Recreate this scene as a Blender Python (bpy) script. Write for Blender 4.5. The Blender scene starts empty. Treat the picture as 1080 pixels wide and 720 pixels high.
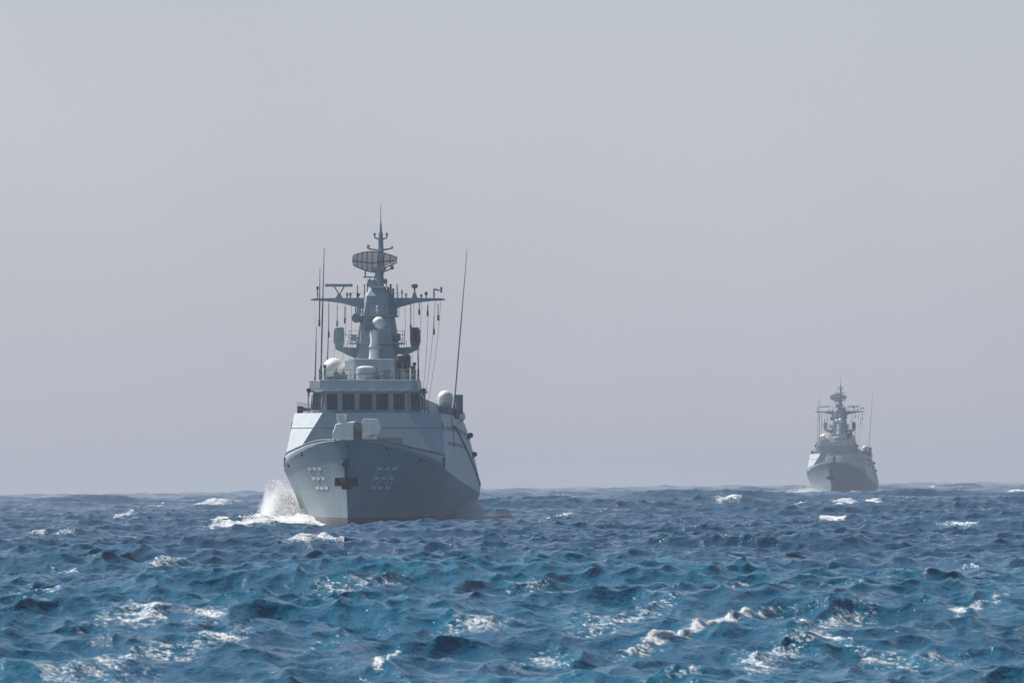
import bpy, bmesh, math, random
import numpy as np
from mathutils import Vector, Matrix

rng = np.random.default_rng(7)
random.seed(7)
S = bpy.context.scene
COL = S.collection
R = math.radians

# ------------------------------------------------------------------ camera
FPX = 8320.0                      # focal length in pixels of a 1080 px wide frame
CAM_H = 3.0
ROLL = 0.0125
cam_d = bpy.data.cameras.new('camera')
cam = bpy.data.objects.new('camera', cam_d)
COL.objects.link(cam)
cam_d.sensor_fit = 'HORIZONTAL'
cam_d.sensor_width = 36.0
cam_d.lens = FPX / 1080.0 * 36.0
cam_d.clip_start = 0.5
cam_d.clip_end = 60000.0
cam_d.dof.use_dof = True
cam_d.dof.focus_distance = 530.0
cam_d.dof.aperture_fstop = 8.0
pitch = math.atan(148.8 / FPX)
cam.matrix_world = (Matrix.Translation((0, 0, CAM_H)) @ Matrix.Rotation(R(90) + pitch, 4, 'X')
                    @ Matrix.Rotation(-ROLL, 4, 'Z'))
S.camera = cam

# ------------------------------------------------------------------ sky and sun
SUN_EL = R(52)
SUN_AZ = R(-52)                   # from +Y (the view direction) towards +X; negative = left
W = bpy.data.worlds.new('World')
S.world = W
W.use_nodes = True
nt = W.node_tree
nt.nodes.clear()
out = nt.nodes.new('ShaderNodeOutputWorld')
bg = nt.nodes.new('ShaderNodeBackground')
sky = nt.nodes.new('ShaderNodeTexSky')
sky.sky_type = 'NISHITA'
sky.sun_disc = False
sky.sun_elevation = SUN_EL
sky.sun_rotation = SUN_AZ
sky.altitude = 0
sky.air_density = 1.0
sky.dust_density = 1.5
sky.ozone_density = 2.0
# a milky veil low over the horizon: the clear sky loses its colour towards the ground
tc = nt.nodes.new('ShaderNodeTexCoord')
sep = nt.nodes.new('ShaderNodeSeparateXYZ')
ramp = nt.nodes.new('ShaderNodeMapRange')
ramp.interpolation_type = 'SMOOTHSTEP'
ramp.inputs['From Min'].default_value = -0.02
ramp.inputs['From Max'].default_value = 0.24
ramp.inputs['To Min'].default_value = 0.93
ramp.inputs['To Max'].default_value = 0.12
mix = nt.nodes.new('ShaderNodeMix')
mix.data_type = 'RGBA'
nt.links.new(tc.outputs['Generated'], sep.inputs[0])
nt.links.new(sep.outputs['Z'], ramp.inputs['Value'])
nt.links.new(ramp.outputs[0], mix.inputs['Factor'])
nt.links.new(sky.outputs[0], mix.inputs['A'])
# the veil is bright on the sun's side and dim blue on the far side
dot = nt.nodes.new('ShaderNodeVectorMath')
dot.operation = 'DOT_PRODUCT'
dot.inputs[1].default_value = (math.sin(SUN_AZ), math.cos(SUN_AZ), 0)
nt.links.new(tc.outputs['Generated'], dot.inputs[0])
side = nt.nodes.new('ShaderNodeMapRange')
side.interpolation_type = 'SMOOTHSTEP'
side.inputs['From Min'].default_value = -0.6
side.inputs['From Max'].default_value = 0.75
nt.links.new(dot.outputs['Value'], side.inputs['Value'])
veil = nt.nodes.new('ShaderNodeMix')
veil.data_type = 'RGBA'
veil.inputs['A'].default_value = (0.6, 1.4, 2.3, 1)
veil.inputs['B'].default_value = (5.15, 5.45, 6.25, 1)
low = nt.nodes.new('ShaderNodeMix')
low.data_type = 'RGBA'
low.inputs['A'].default_value = (5.1, 5.15, 5.8, 1)
low.inputs['B'].default_value = (5.8, 6.05, 6.8, 1)
lf = nt.nodes.new('ShaderNodeMapRange')
lf.inputs['From Min'].default_value = 0.0
lf.inputs['From Max'].default_value = 0.045
nt.links.new(sep.outputs['Z'], lf.inputs['Value'])
nt.links.new(lf.outputs[0], low.inputs['Factor'])
nt.links.new(low.outputs['Result'], veil.inputs['B'])
nt.links.new(side.outputs[0], veil.inputs['Factor'])
un = nt.nodes.new('ShaderNodeTexNoise')
un.inputs['Scale'].default_value = 14.0
un.inputs['Detail'].default_value = 2.0
nt.links.new(tc.outputs['Generated'], un.inputs['Vector'])
um = nt.nodes.new('ShaderNodeMapRange')
um.inputs['From Min'].default_value = 0.3
um.inputs['From Max'].default_value = 0.7
um.inputs['To Min'].default_value = 0.955
um.inputs['To Max'].default_value = 1.045
nt.links.new(un.outputs['Fac'], um.inputs['Value'])
uv = nt.nodes.new('ShaderNodeVectorMath')
uv.operation = 'SCALE'
nt.links.new(veil.outputs['Result'], uv.inputs[0])
nt.links.new(um.outputs[0], uv.inputs['Scale'])
nt.links.new(uv.outputs[0], mix.inputs['B'])
nt.links.new(mix.outputs['Result'], bg.inputs['Color'])
bg.inputs['Strength'].default_value = 0.067
nt.links.new(bg.outputs[0], out.inputs['Surface'])

sun_d = bpy.data.lights.new('sun', 'SUN')
sun_d.energy = 5.0
sun_d.angle = R(0.6)
sun_d.color = (1.0, 0.95, 0.88)
sun = bpy.data.objects.new('sun', sun_d)
COL.objects.link(sun)
sdir = Vector((math.sin(SUN_AZ) * math.cos(SUN_EL), math.cos(SUN_AZ) * math.cos(SUN_EL), math.sin(SUN_EL)))
sun.rotation_euler = sdir.to_track_quat('Z', 'Y').to_euler()
sun.location = (-200, 300, 300)

S.view_settings.view_transform = 'Standard'
S.view_settings.look = 'None'
S.view_settings.exposure = 0.55
S.view_settings.gamma = 1.0
S.view_settings.use_curve_mapping = False
S.render.engine = 'CYCLES'
S.cycles.max_bounces = 6
S.cycles.diffuse_bounces = 3
S.cycles.glossy_bounces = 3
S.cycles.transmission_bounces = 2
S.cycles.volume_bounces = 3
S.cycles.caustics_reflective = False
S.cycles.caustics_refractive = False
S.cycles.sample_clamp_direct = 12
S.cycles.sample_clamp_indirect = 3
S.cycles.use_denoising = True


# ------------------------------------------------------------------ materials
def new_mat(name):
    m = bpy.data.materials.new(name)
    m.use_nodes = True
    t = m.node_tree
    return m, t, t.nodes['Principled BSDF']


def paint(name, col, rough=0.55, var=0.18, streak=0.0, metallic=0.0, scale=0.7, spec=0.5):
    """Painted metal: mottled by weather, with optional run-down streaks."""
    m, t, b = new_mat(name)
    N, L = t.nodes, t.links
    co = N.new('ShaderNodeTexCoord')
    n1 = N.new('ShaderNodeTexNoise')
    n1.inputs['Scale'].default_value = scale
    n1.inputs['Detail'].default_value = 6
    L.new(co.outputs['Object'], n1.inputs['Vector'])
    mr = N.new('ShaderNodeMapRange')
    mr.inputs['From Min'].default_value = 0.3
    mr.inputs['From Max'].default_value = 0.7
    mr.inputs['To Min'].default_value = 1 - var
    mr.inputs['To Max'].default_value = 1 + var * 0.5
    L.new(n1.outputs['Fac'], mr.inputs['Value'])
    fac = mr.outputs[0]
    if streak:
        mp = N.new('ShaderNodeMapping')
        mp.inputs['Scale'].default_value = (2.2, 2.2, 0.12)
        L.new(co.outputs['Object'], mp.inputs['Vector'])
        n2 = N.new('ShaderNodeTexNoise')
        n2.inputs['Scale'].default_value = 1.6
        n2.inputs['Detail'].default_value = 5
        L.new(mp.outputs[0], n2.inputs['Vector'])
        m2 = N.new('ShaderNodeMapRange')
        m2.inputs['From Min'].default_value = 0.42
        m2.inputs['From Max'].default_value = 0.72
        m2.inputs['To Min'].default_value = 1.0
        m2.inputs['To Max'].default_value = 1 - streak
        L.new(n2.outputs['Fac'], m2.inputs['Value'])
        mm = N.new('ShaderNodeMath')
        mm.operation = 'MULTIPLY'
        L.new(fac, mm.inputs[0])
        L.new(m2.outputs[0], mm.inputs[1])
        fac = mm.outputs[0]
    vm = N.new('ShaderNodeVectorMath')
    vm.operation = 'SCALE'
    vm.inputs[0].default_value = col
    L.new(fac, vm.inputs['Scale'])
    L.new(vm.outputs[0], b.inputs['Base Color'])
    b.inputs['Roughness'].default_value = rough
    b.inputs['Metallic'].default_value = metallic
    b.inputs['Specular IOR Level'].default_value = spec
    return m


M_GREY = paint('grey_paint', (0.38, 0.43, 0.46), 0.5, 0.12, 0.12)
M_UPPER = paint('upper_grey_paint', (0.36, 0.425, 0.455), 0.5, 0.10, 0.10)
M_MAST = paint('mast_grey_paint', (0.29, 0.355, 0.39), 0.55, 0.14, 0.12)
M_DECK = paint('deck_paint', (0.13, 0.16, 0.17), 0.8, 0.2)
M_CREAM = paint('cream_paint', (0.80, 0.80, 0.76), 0.5, 0.10, 0.10, scale=2.0)
M_DOME = paint('radome_white', (0.74, 0.73, 0.68), 0.45, 0.05, 0.06, scale=2.0)
M_DARK = paint('dark_metal', (0.045, 0.055, 0.065), 0.6, 0.3)
M_BLACK = paint('black_rubber', (0.018, 0.02, 0.024), 0.7, 0.3)
M_MID = paint('weathered_fitting_grey', (0.17, 0.20, 0.22), 0.6, 0.2)
M_RED = paint('dull_red_fitting', (0.20, 0.07, 0.055), 0.6, 0.2)
M_WIRE = paint('rigging_wire', (0.10, 0.12, 0.14), 0.6, 0.1)
M_NUM = paint('number_white', (0.72, 0.75, 0.77), 0.5, 0.12, 0.1, scale=3)
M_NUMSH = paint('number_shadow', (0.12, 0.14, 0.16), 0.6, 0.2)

M_GLASS, _t, _b = new_mat('bridge_glass')
_b.inputs['Base Color'].default_value = (0.008, 0.018, 0.032, 1)
_b.inputs['Roughness'].default_value = 0.06
_b.inputs['Specular IOR Level'].default_value = 0.4

M_MESH = paint('radar_mesh', (0.42, 0.46, 0.48), 0.5, 0.1, 0.0)
_t = M_MESH.node_tree
_tp = _t.nodes.new('ShaderNodeBsdfTransparent')
_mx = _t.nodes.new('ShaderNodeMixShader')
_mx.inputs[0].default_value = .22
_t.links.new(_t.nodes['Principled BSDF'].outputs[0], _mx.inputs[1])
_t.links.new(_tp.outputs[0], _mx.inputs[2])
_t.links.new(_mx.outputs[0], _t.nodes['Material Output'].inputs['Surface'])

# hull paint: grey topsides, dull red-brown antifouling under a dark boot line
M_HULL = paint('hull_paint', (0.235, 0.315, 0.355), 0.5, 0.14, 0.16, scale=0.35)
_t = M_HULL.node_tree
_src = _t.nodes['Principled BSDF'].inputs['Base Color'].links[0].from_socket
_co = _t.nodes.new('ShaderNodeTexCoord')
_sp = _t.nodes.new('ShaderNodeSeparateXYZ')
_t.links.new(_co.outputs['Object'], _sp.inputs[0])


_vm = _t.nodes.new('ShaderNodeCombineXYZ')
_t.links.new(_sp.outputs['Y'], _vm.inputs['X'])
_t.links.new(_sp.outputs['Z'], _vm.inputs['Y'])
_br = _t.nodes.new('ShaderNodeTexBrick')
_br.inputs['Scale'].default_value = 1.0
_br.inputs['Brick Width'].default_value = 5.5
_br.inputs['Row Height'].default_value = 1.35
_br.inputs['Mortar Size'].default_value = 0.022
_br.inputs['Mortar Smooth'].default_value = 0.4
_br.inputs['Color1'].default_value = (1.05, 1.05, 1.05, 1)
_br.inputs['Color2'].default_value = (0.86, 0.87, 0.88, 1)
_br.inputs['Mortar'].default_value = (0.70, 0.70, 0.70, 1)
_t.links.new(_vm.outputs[0], _br.inputs['Vector'])
_mu = _t.nodes.new('ShaderNodeMix'); _mu.data_type = 'RGBA'; _mu.blend_type = 'MULTIPLY'
_mu.inputs['Factor'].default_value = 1.0
_t.links.new(_src, _mu.inputs['A'])
_t.links.new(_br.outputs['Color'], _mu.inputs['B'])
_mp = _t.nodes.new('ShaderNodeMapping')
_mp.inputs['Scale'].default_value = (1.6, 1.6, 0.16)
_t.links.new(_co.outputs['Object'], _mp.inputs['Vector'])
_ns = _t.nodes.new('ShaderNodeTexNoise')
_ns.inputs['Scale'].default_value = 1.3
_ns.inputs['Detail'].default_value = 6
_t.links.new(_mp.outputs[0], _ns.inputs['Vector'])
_ru = _t.nodes.new('ShaderNodeMapRange')
_ru.inputs['From Min'].default_value = 0.58
_ru.inputs['From Max'].default_value = 0.78
_ru.inputs['To Max'].default_value = 0.7
_t.links.new(_ns.outputs['Fac'], _ru.inputs['Value'])
_mr = _t.nodes.new('ShaderNodeMix'); _mr.data_type = 'RGBA'
_t.links.new(_ru.outputs[0], _mr.inputs['Factor'])
_t.links.new(_mu.outputs['Result'], _mr.inputs['A'])
_mr.inputs['B'].default_value = (0.20, 0.16, 0.13, 1)
_src = _mr.outputs['Result']


def _step(sock, lo, hi):
    n = _t.nodes.new('ShaderNodeMapRange')
    n.inputs['From Min'].default_value = lo
    n.inputs['From Max'].default_value = hi
    _t.links.new(sock, n.inputs['Value'])
    return n.outputs[0]


_m1 = _t.nodes.new('ShaderNodeMix'); _m1.data_type = 'RGBA'
_m1.inputs['A'].default_value = (0.070, 0.058, 0.055, 1)
_m1.inputs['B'].default_value = (0.10, 0.10, 0.105, 1)
_t.links.new(_step(_sp.outputs['Z'], 0.50, 0.55), _m1.inputs['Factor'])
_m2 = _t.nodes.new('ShaderNodeMix'); _m2.data_type = 'RGBA'
_t.links.new(_m1.outputs['Result'], _m2.inputs['A'])
_t.links.new(_src, _m2.inputs['B'])
_t.links.new(_step(_sp.outputs['Z'], 0.74, 0.79), _m2.inputs['Factor'])
_t.links.new(_m2.outputs['Result'], _t.nodes['Principled BSDF'].inputs['Base Color'])


# ------------------------------------------------------------------ mesh helper
class MB:
    def __init__(self):
        self.v, self.f = [], []

    def add(self, verts, faces):
        o = len(self.v)
        self.v += [tuple(p) for p in verts]
        self.f += [tuple(i + o for i in f) for f in faces]
        return self

    def box(self, c, s, rz=0.0, rx=0.0, ry=0.0, top=1.0):
        m = Matrix.Rotation(rz, 3, 'Z') @ Matrix.Rotation(rx, 3, 'X') @ Matrix.Rotation(ry, 3, 'Y')
        vs = []
        for z in (-.5, .5):
            k = top if z > 0 else 1.0
            for x, y in ((-.5, -.5), (.5, -.5), (.5, .5), (-.5, .5)):
                vs.append(Vector(c) + m @ Vector((x * s[0] * k, y * s[1] * k, z * s[2])))
        return self.add(vs, [(0, 3, 2, 1), (4, 5, 6, 7), (0, 1, 5, 4), (1, 2, 6, 5), (2, 3, 7, 6), (3, 0, 4, 7)])

    def tube(self, p0, p1, r0, r1=None, n=8):
        r1 = r0 if r1 is None else r1
        p0, p1 = Vector(p0), Vector(p1)
        q = (p1 - p0).to_track_quat('Z', 'Y')
        vs = []
        for p, r in ((p0, r0), (p1, r1)):
            for i in range(n):
                a = 2 * math.pi * i / n
                vs.append(p + q @ Vector((r * math.cos(a), r * math.sin(a), 0)))
        fs = [(i, (i + 1) % n, n + (i + 1) % n, n + i) for i in range(n)]
        fs += [tuple(range(n - 1, -1, -1)), tuple(range(n, 2 * n))]
        return self.add(vs, fs)

    def path(self, pts, r, n=6):
        for a, b in zip(pts[:-1], pts[1:]):
            self.tube(a, b, r, r, n)
        return self

    def lathe(self, c, prof, n=24, axis=(0, 0, 1)):
        q = Vector(axis).to_track_quat('Z', 'Y')
        vs, fs = [], []
        for r, z in prof:
            for i in range(n):
                a = 2 * math.pi * i / n
                vs.append(Vector(c) + q @ Vector((r * math.cos(a), r * math.sin(a), z)))
        for k in range(len(prof) - 1):
            for i in range(n):
                j = (i + 1) % n
                fs.append((k * n + i, k * n + j, (k + 1) * n + j, (k + 1) * n + i))
        fs += [tuple(range(n - 1, -1, -1)), tuple(range((len(prof) - 1) * n, len(prof) * n))]
        return self.add(vs, fs)

    def dome(self, c, r, skirt=0.0, n=24, squash=1.0):
        prof = [(r * 0.82, -skirt)] if skirt else []
        prof += [(r * 0.98, -skirt * 0.35)] if skirt else []
        prof += [(r * math.cos(t), r * squash * math.sin(t)) for t in np.linspace(0 if skirt else -1.2, 1.55, 12)]
        return self.lathe(c, prof, n)

    def loft(self, secs):
        n = len(secs[0])
        vs = [p for s in secs for p in s]
        fs = []
        for k in range(len(secs) - 1):
            for i in range(n):
                j = (i + 1) % n
                fs.append((k * n + i, k * n + j, (k + 1) * n + j, (k + 1) * n + i))
        fs += [tuple(range(n - 1, -1, -1)), tuple(range((len(secs) - 1) * n, len(secs) * n))]
        return self.add(vs, fs)

    def grid(self, rows):
        n = len(rows[0])
        vs = [p for r in rows for p in r]
        fs = [(k * n + i, k * n + i + 1, (k + 1) * n + i + 1, (k + 1) * n + i)
              for k in range(len(rows) - 1) for i in range(n - 1)]
        return self.add(vs, fs)

    def build(self, name, mat, parent=None, smooth=False, bevel=0.0, angle=35, solid=0.0):
        me = bpy.data.meshes.new(name)
        me.from_pydata(self.v, [], self.f)
        bm = bmesh.new()
        bm.from_mesh(me)
        bmesh.ops.remove_doubles(bm, verts=bm.verts, dist=0.0005)
        bmesh.ops.recalc_face_normals(bm, faces=bm.faces)
        if bevel:
            es = [e for e in bm.edges if len(e.link_faces) == 2 and e.calc_face_angle() > R(25)]
            bmesh.ops.bevel(bm, geom=es, offset=bevel, segments=2, affect='EDGES', profile=0.5, clamp_overlap=True)
        if smooth:
            for f in bm.faces:
                f.smooth = True
            for e in bm.edges:
                if len(e.link_faces) == 2 and e.calc_face_angle() > R(angle):
                    e.smooth = False
        bm.to_mesh(me)
        bm.free()
        me.materials.append(mat)
        o = bpy.data.objects.new(name, me)
        COL.objects.link(o)
        if parent is not None:
            o.parent = parent
        if solid:
            md = o.modifiers.new('thickness', 'SOLIDIFY')
            md.thickness = solid
            md.offset = -1
        return o


def lerp(a, b, t):
    return a + (b - a) * t


# ------------------------------------------------------------------ the corvette
# ship frame: x to port (right in the picture), y aft from the stem head, z up from the waterline
LEN = 89.5


def a_stem(z):
    return 3.9 * (1 - z / 5.8) if z > 0 else 3.9 - z * 0.5


def smooth_interp(x, xs, ys):
    """monotone-ish cubic through the points"""
    x = min(max(x, xs[0]), xs[-1])
    i = max(k for k in range(len(xs) - 1) if xs[k] <= x)
    h = xs[i + 1] - xs[i]
    t = (x - xs[i]) / h

    def slope(k):
        if k == 0:
            return (ys[1] - ys[0]) / (xs[1] - xs[0])
        if k == len(xs) - 1:
            return (ys[-1] - ys[-2]) / (xs[-1] - xs[-2])
        return (ys[k + 1] - ys[k - 1]) / (xs[k + 1] - xs[k - 1])
    m0, m1 = slope(i) * h, slope(i + 1) * h
    return ((2 * t**3 - 3 * t**2 + 1) * ys[i] + (t**3 - 2 * t**2 + t) * m0
            + (-2 * t**3 + 3 * t**2) * ys[i + 1] + (t**3 - t**2) * m1)


def zk(a):
    return smooth_interp(a, [0, 4, 9, 17, 25, 55, 90], [5.84, 5.72, 5.32, 4.62, 3.90, 2.95, 2.15])


def zd(a):
    return smooth_interp(a, [0, 4.5, 8, 12, 16, 25.3], [5.92, 5.90, 5.74, 5.50, 5.30, 5.0])


def stern_k(a):
    return 1.0 - 0.055 * max(0.0, (a - 60) / 30) ** 2


def hw_wl(u):
    u = min(max(u, 0), 40)
    return 4.9 * (1 - (1 - u / 40) ** 2.2)


def hw_kn(u):
    u = min(max(u, 0), 30)
    return 5.74 * (1 - (1 - u / 30) ** 2.1)


def hull_hw(a, z):
    u = a - a_stem(z)
    f = min(max(z / zk(a), 0.0), 1.0)
    w = lerp(hw_wl(u), hw_kn(u), f ** 1.25) + 0.5 * f ** 4 * (1 - math.exp(-max(u, 0) / 0.35)) * math.exp(-max(u, 0) / 9)
    if z < 0:
        w *= 1 - 0.10 * (-z / 2.5) ** 1.5
    return w * stern_k(a)


def z_top(a):
    if a <= 25.3:
        return zd(a)
    if a <= 28.5:
        return lerp(5.02, 7.9, (a - 25.3) / 3.2)
    return smooth_interp(a, [28.5, 48, 60, 68, 75, 82, 89.5], [7.9, 7.88, 7.8, 7.35, 6.1, 4.6, 2.85])


def hw_top(a):
    z = z_top(a)
    if a <= 25.3:
        k = hull_hw(a, zk(a))
        return k * lerp(1.0, 0.985, min(a / 10, 1))
    return (5.5 - 0.138 * (z - 5.02)) * stern_k(a)


def part(name, mat, parent, fn, **kw):
    m = MB()
    fn(m)
    return m.build(name, mat, parent, **kw)


def build_ship(root):
    P = root
    # --- hull below the knuckle
    ts = np.concatenate([np.linspace(0, 0.05, 10) ** 1.0, np.linspace(0.06, 0.36, 26), np.linspace(0.39, 1, 22)])
    levels = [('u', -2.5), ('u', -1.2), ('u', 0.0)] + [('f', f) for f in (0.1, 0.2, 0.32, 0.46, 0.6, 0.74, 0.87, 0.96, 1.0)]
    m = MB()
    rows_s, rows_p = [], []
    for kind, val in levels:
        rs, rp = [], []
        for t in ts:
            ak = t * LEN
            z = val if kind == 'u' else val * zk(ak)
            a0 = a_stem(z)
            a = a0 + t * (LEN - a0)
            if kind == 'f' and val > 0.99:
                z = zk(a) if t > 0 else zk(0)
                a0 = a_stem(z)
                a = a0 + t * (LEN - a0)
                z = zk(a)
            w = hull_hw(a, z)
            rs.append((-w, a, z)); rp.append((w, a, z))
        rows_s.append(rs); rows_p.append(rp)
    m.grid(rows_s); m.grid(rows_p)
    # transom and bottom
    st = [r[-1] for r in rows_s] + [r[-1] for r in reversed(rows_p)]
    m.add(st, [tuple(range(len(st)))])
    m.grid([rows_s[0], rows_p[0]])
    m.build('hull', M_HULL, P, smooth=True, angle=30)

    # --- bow bulwark above the knuckle
    aa = list(np.linspace(0, 25.3, 40))
    for s in (-1, 1):
        m = MB()
        lo, hi = [], []
        for a in aa:
            a_b = max(a, a_stem(zk(a)))
            lo.append((s * hull_hw(a_b, zk(a_b)), a_b, zk(a_b)))
            hi.append((s * (hw_top(a) if a > 0.2 else 0.0), a, zd(a)))
        hi[0] = (0, a_stem(5.92), 5.92)
        m.grid([lo, hi])
        m.build('bulwark', M_HULL, P, smooth=True, solid=0.08)
        part('bulwark_cap', M_MID, P, lambda m: [m.tube(p, q, .06, n=6) for p, q in zip(hi[1:-1], hi[2:])])
        part('knuckle_strake', M_HULL, P, lambda m: [m.tube(p, q, .05, n=6) for p, q in zip(lo[1:-1], lo[2:])])
    # --- topsides aft of the break
    aa = sorted(set(list(np.linspace(25.3, 28.5, 6)) + list(np.linspace(28.5, 89.5, 46))))
    for s in (-1, 1):
        m = MB()
        lo = [(s * hull_hw(a, zk(a)), a, zk(a)) for a in aa]
        mid = [(s * lerp(hull_hw(a, zk(a)), hw_top(a), .5), a, lerp(zk(a), z_top(a), .5)) for a in aa]
        hi = [(s * hw_top(a), a, z_top(a)) for a in aa]
        m.grid([lo, mid, hi])
        m.build('topside', M_UPPER, P, smooth=True, angle=20)
    # --- decks
    def deckf(m):
        rows = []
        for a in np.linspace(0.9, 26.5, 20):
            w = hw_top(min(a, 25.3)) - 0.05
            z = zd(min(a, 25.3)) - 0.75
            w = min(w, hull_hw(a, min(z, zk(a))) - 0.02) if a < 25 else w - 0.1
            w = max(w, 0.02)
            rows.append([(-w, a, z), (w, a, z)])
        m.grid(rows)
    part('foredeck', M_DECK, P, deckf)

    def decka(m):
        rows = []
        for a in np.linspace(28.4, 66, 20):
            w = hw_top(a) - 0.04
            rows.append([(-w, a, z_top(a) - 0.05), (w, a, z_top(a) - 0.05)])
        m.grid(rows)
        w = hw_top(66) - 0.04
        m.add([(-w, 66, 7.05), (w, 66, 7.05), (w + .2, 66, 2.9), (-w - .2, 66, 2.9)], [(0, 1, 2, 3)])
        rows = []
        for a in np.linspace(66, 89.4, 8):
            w = hull_hw(a, zk(a)) - 0.05
            rows.append([(-w, a, zk(a) + 0.25), (w, a, zk(a) + 0.25)])
        m.grid(rows)
    part('upper_deck', M_DECK, P, decka)

    # --- superstructure front: reclined centre face and canted corner panels
    p1 = lambda s: (s * 4.7, 24.0, 4.3)
    q1 = lambda s: (s * 4.7, 24.0, 5.02)
    p2 = lambda s: (s * 2.95, 25.0, 7.9)
    p3 = lambda s: (s * 5.1, 28.5, 7.9)
    p4 = lambda s: (s * 5.5, 25.3, 5.02)

    def front(m):
        m.add([p1(-1), p1(1), q1(1), q1(-1)], [(0, 1, 2, 3)])
        m.add([q1(-1), q1(1), p2(1), p2(-1)], [(0, 1, 2, 3)])
        for s in (-1, 1):
            m.add([q1(s), p2(s), p3(s), p4(s)], [(0, 1, 2, 3)])
            m.add([p1(s), q1(s), p4(s), (s * 5.45, 25.3, 4.3)], [(0, 1, 2, 3)])
        m.add([p2(-1), p2(1), p3(1), p3(-1)], [(0, 1, 2, 3)])
    part('superstructure_front', M_UPPER, P, front)

    def seam(m):
        t = (6.85 - 5.02) / 2.88
        l, r = Vector(q1(-1)).lerp(Vector(p2(-1)), t), Vector(q1(1)).lerp(Vector(p2(1)), t)
        ol, orr = Vector(p4(-1)).lerp(Vector(p3(-1)), t), Vector(p4(1)).lerp(Vector(p3(1)), t)
        d = Vector((0, -0.02, 0.01))
        m.path([ol + d, l + d, r + d, orr + d], 0.025, 5)
    part('weld_seam', M_MID, P, seam)

    # watertight door and vents on the front
    part('hatch_door', M_UPPER, P, lambda m: m.box((3.3, 24.24, 5.75), (0.8, 0.08, 1.35), rx=R(-19.1)), bevel=0.03)
    part('ventilator', M_MID, P, lambda m: m.box((1.5, 24.31, 5.95), (2.2, 0.06, 0.5), rx=R(-19.1)), bevel=0.02)
    for s in (-1, 1):
        part('hose_reel', M_RED, P, lambda m: m.lathe((s * 2.35, 24.05, 5.55), [(.24, -.18), (.26, -.14), (.12, -.12), (.12, .12), (.26, .14), (.24, .18)], 14, (1, 0, 0)))
    # dark side-light boxes at the shoulder of the superstructure
    for s, mt in ((-1, M_DARK), (1, M_DARK)):
        o = part('sidelight_box', mt, P, lambda m: m.box((s * 5.2, 28.2, 7.0), (0.16, 0.8, 0.6), ry=s * R(-8)), bevel=0.02)
        part('sidelight_lens', M_BLACK, o, lambda m: m.box((s * 5.21, 27.78, 7.0), (0.12, 0.06, 0.3)))
    # mooring chock opening at the break of the hull
    for s in (-1, 1):
        o = part('mooring_chock', M_DARK, P, lambda m: m.box((s * (hull_hw(24.4, zk(24.4)) - .04), 24.4, 4.5), (0.14, 0.9, 0.7)), bevel=0.04)
        part('chock_lip', M_CREAM, o, lambda m: m.tube((s * (hull_hw(24.4, zk(24.4)) + .0), 24.1, 4.2), (s * (hull_hw(24.4, zk(24.4)) + .0), 24.8, 4.2), 0.06))
    # slots in the bulwark
    for a, s in ((6.5, 1), (15, 1), (11, -1), (19, -1)):
        z = zk(a) - 0.12
        w = hull_hw(a, z)
        part('bulwark_slot', M_BLACK, P, lambda m: m.box((s * (w + 0.0), a, z), (0.12, 0.28, 0.34), rz=s * -0.3), bevel=0.03)

    # --- anchor in its stem pocket, hawse plate above
    def anch(m):
        a = a_stem(3.15) - 0.12
        m.box((0, a, 3.15), (1.55, 0.5, 0.42), rx=R(-30))
        for s in (-1, 1):
            m.loft([[(s * .42, a - .28, 2.98), (s * .78, a - .22, 2.98), (s * .78, a + .1, 3.0), (s * .42, a + .1, 3.0)],
                    [(s * .50, a - .34, 3.42), (s * .74, a - .3, 3.42), (s * .74, a - .16, 3.42), (s * .50, a - .16, 3.42)]])
        m.box((0, a + .02, 3.05), (0.62, 0.56, 0.66), rx=R(-30))
    an = part('anchor', M_BLACK, P, anch, bevel=0.04)
    part('anchor_shank', M_BLACK, an, lambda m: m.tube((0, a_stem(3.3) - .2, 3.3), (0, a_stem(4.2) - .02, 4.2), 0.1))
    part('hawse_plate', M_DARK, P, lambda m: m.box((0, a_stem(4.4) + 0.0, 4.4), (0.5, 0.5, 0.34), rx=R(-34)), bevel=0.05)
    # jackstaff stump and bow roller
    part('bow_fairlead', M_MID, P, lambda m: m.box((0, .35, 5.87), (0.34, 0.5, 0.1)), bevel=0.03)

    # --- 76 mm gun, white cupola split by the barrel slot
    gz = 4.75
    ga = 13.2
    g = part('deck_gun', M_CREAM, P, lambda m: m.loft([
        [(-1.45, ga - 1.2, gz), (-.1, ga - 1.2, gz), (-.1, ga + 1.5, gz), (-1.45, ga + 1.5, gz)],
        [(-1.5, ga - 1.25, gz + 1.7), (-.1, ga - 1.25, gz + 1.7), (-.1, ga + 1.5, gz + 1.7), (-1.5, ga + 1.5, gz + 1.7)],
        [(-1.3, ga - 1.0, gz + 2.3), (-.1, ga - 1.0, gz + 2.45), (-.1, ga + 1.4, gz + 2.5), (-1.25, ga + 1.4, gz + 2.35)]]), bevel=0.05)
    part('gun_cheek', M_CREAM, g, lambda m: m.loft([
        [(.48, ga + yy, gz + 1.35), (1.45, ga + yy, gz + 1.62), (1.66, ga + yy, gz + 2.1), (1.42, ga + yy, gz + 2.62), (.6, ga + yy, gz + 2.66), (.48, ga + yy, gz + 2.4)]
        for yy in (-1.25, -1.15, 1.3)]), bevel=0.04)
    part('gun_cheek_base', M_CREAM, g, lambda m: m.loft([
        [(.42, ga - .6, gz), (1.3, ga - .6, gz), (1.3, ga + 1.4, gz), (.42, ga + 1.4, gz)],
        [(.5, ga - .9, gz + 1.42), (1.36, ga - .9, gz + 1.5), (1.36, ga + 1.3, gz + 1.5), (.5, ga + 1.3, gz + 1.42)]]), bevel=0.04)
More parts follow.
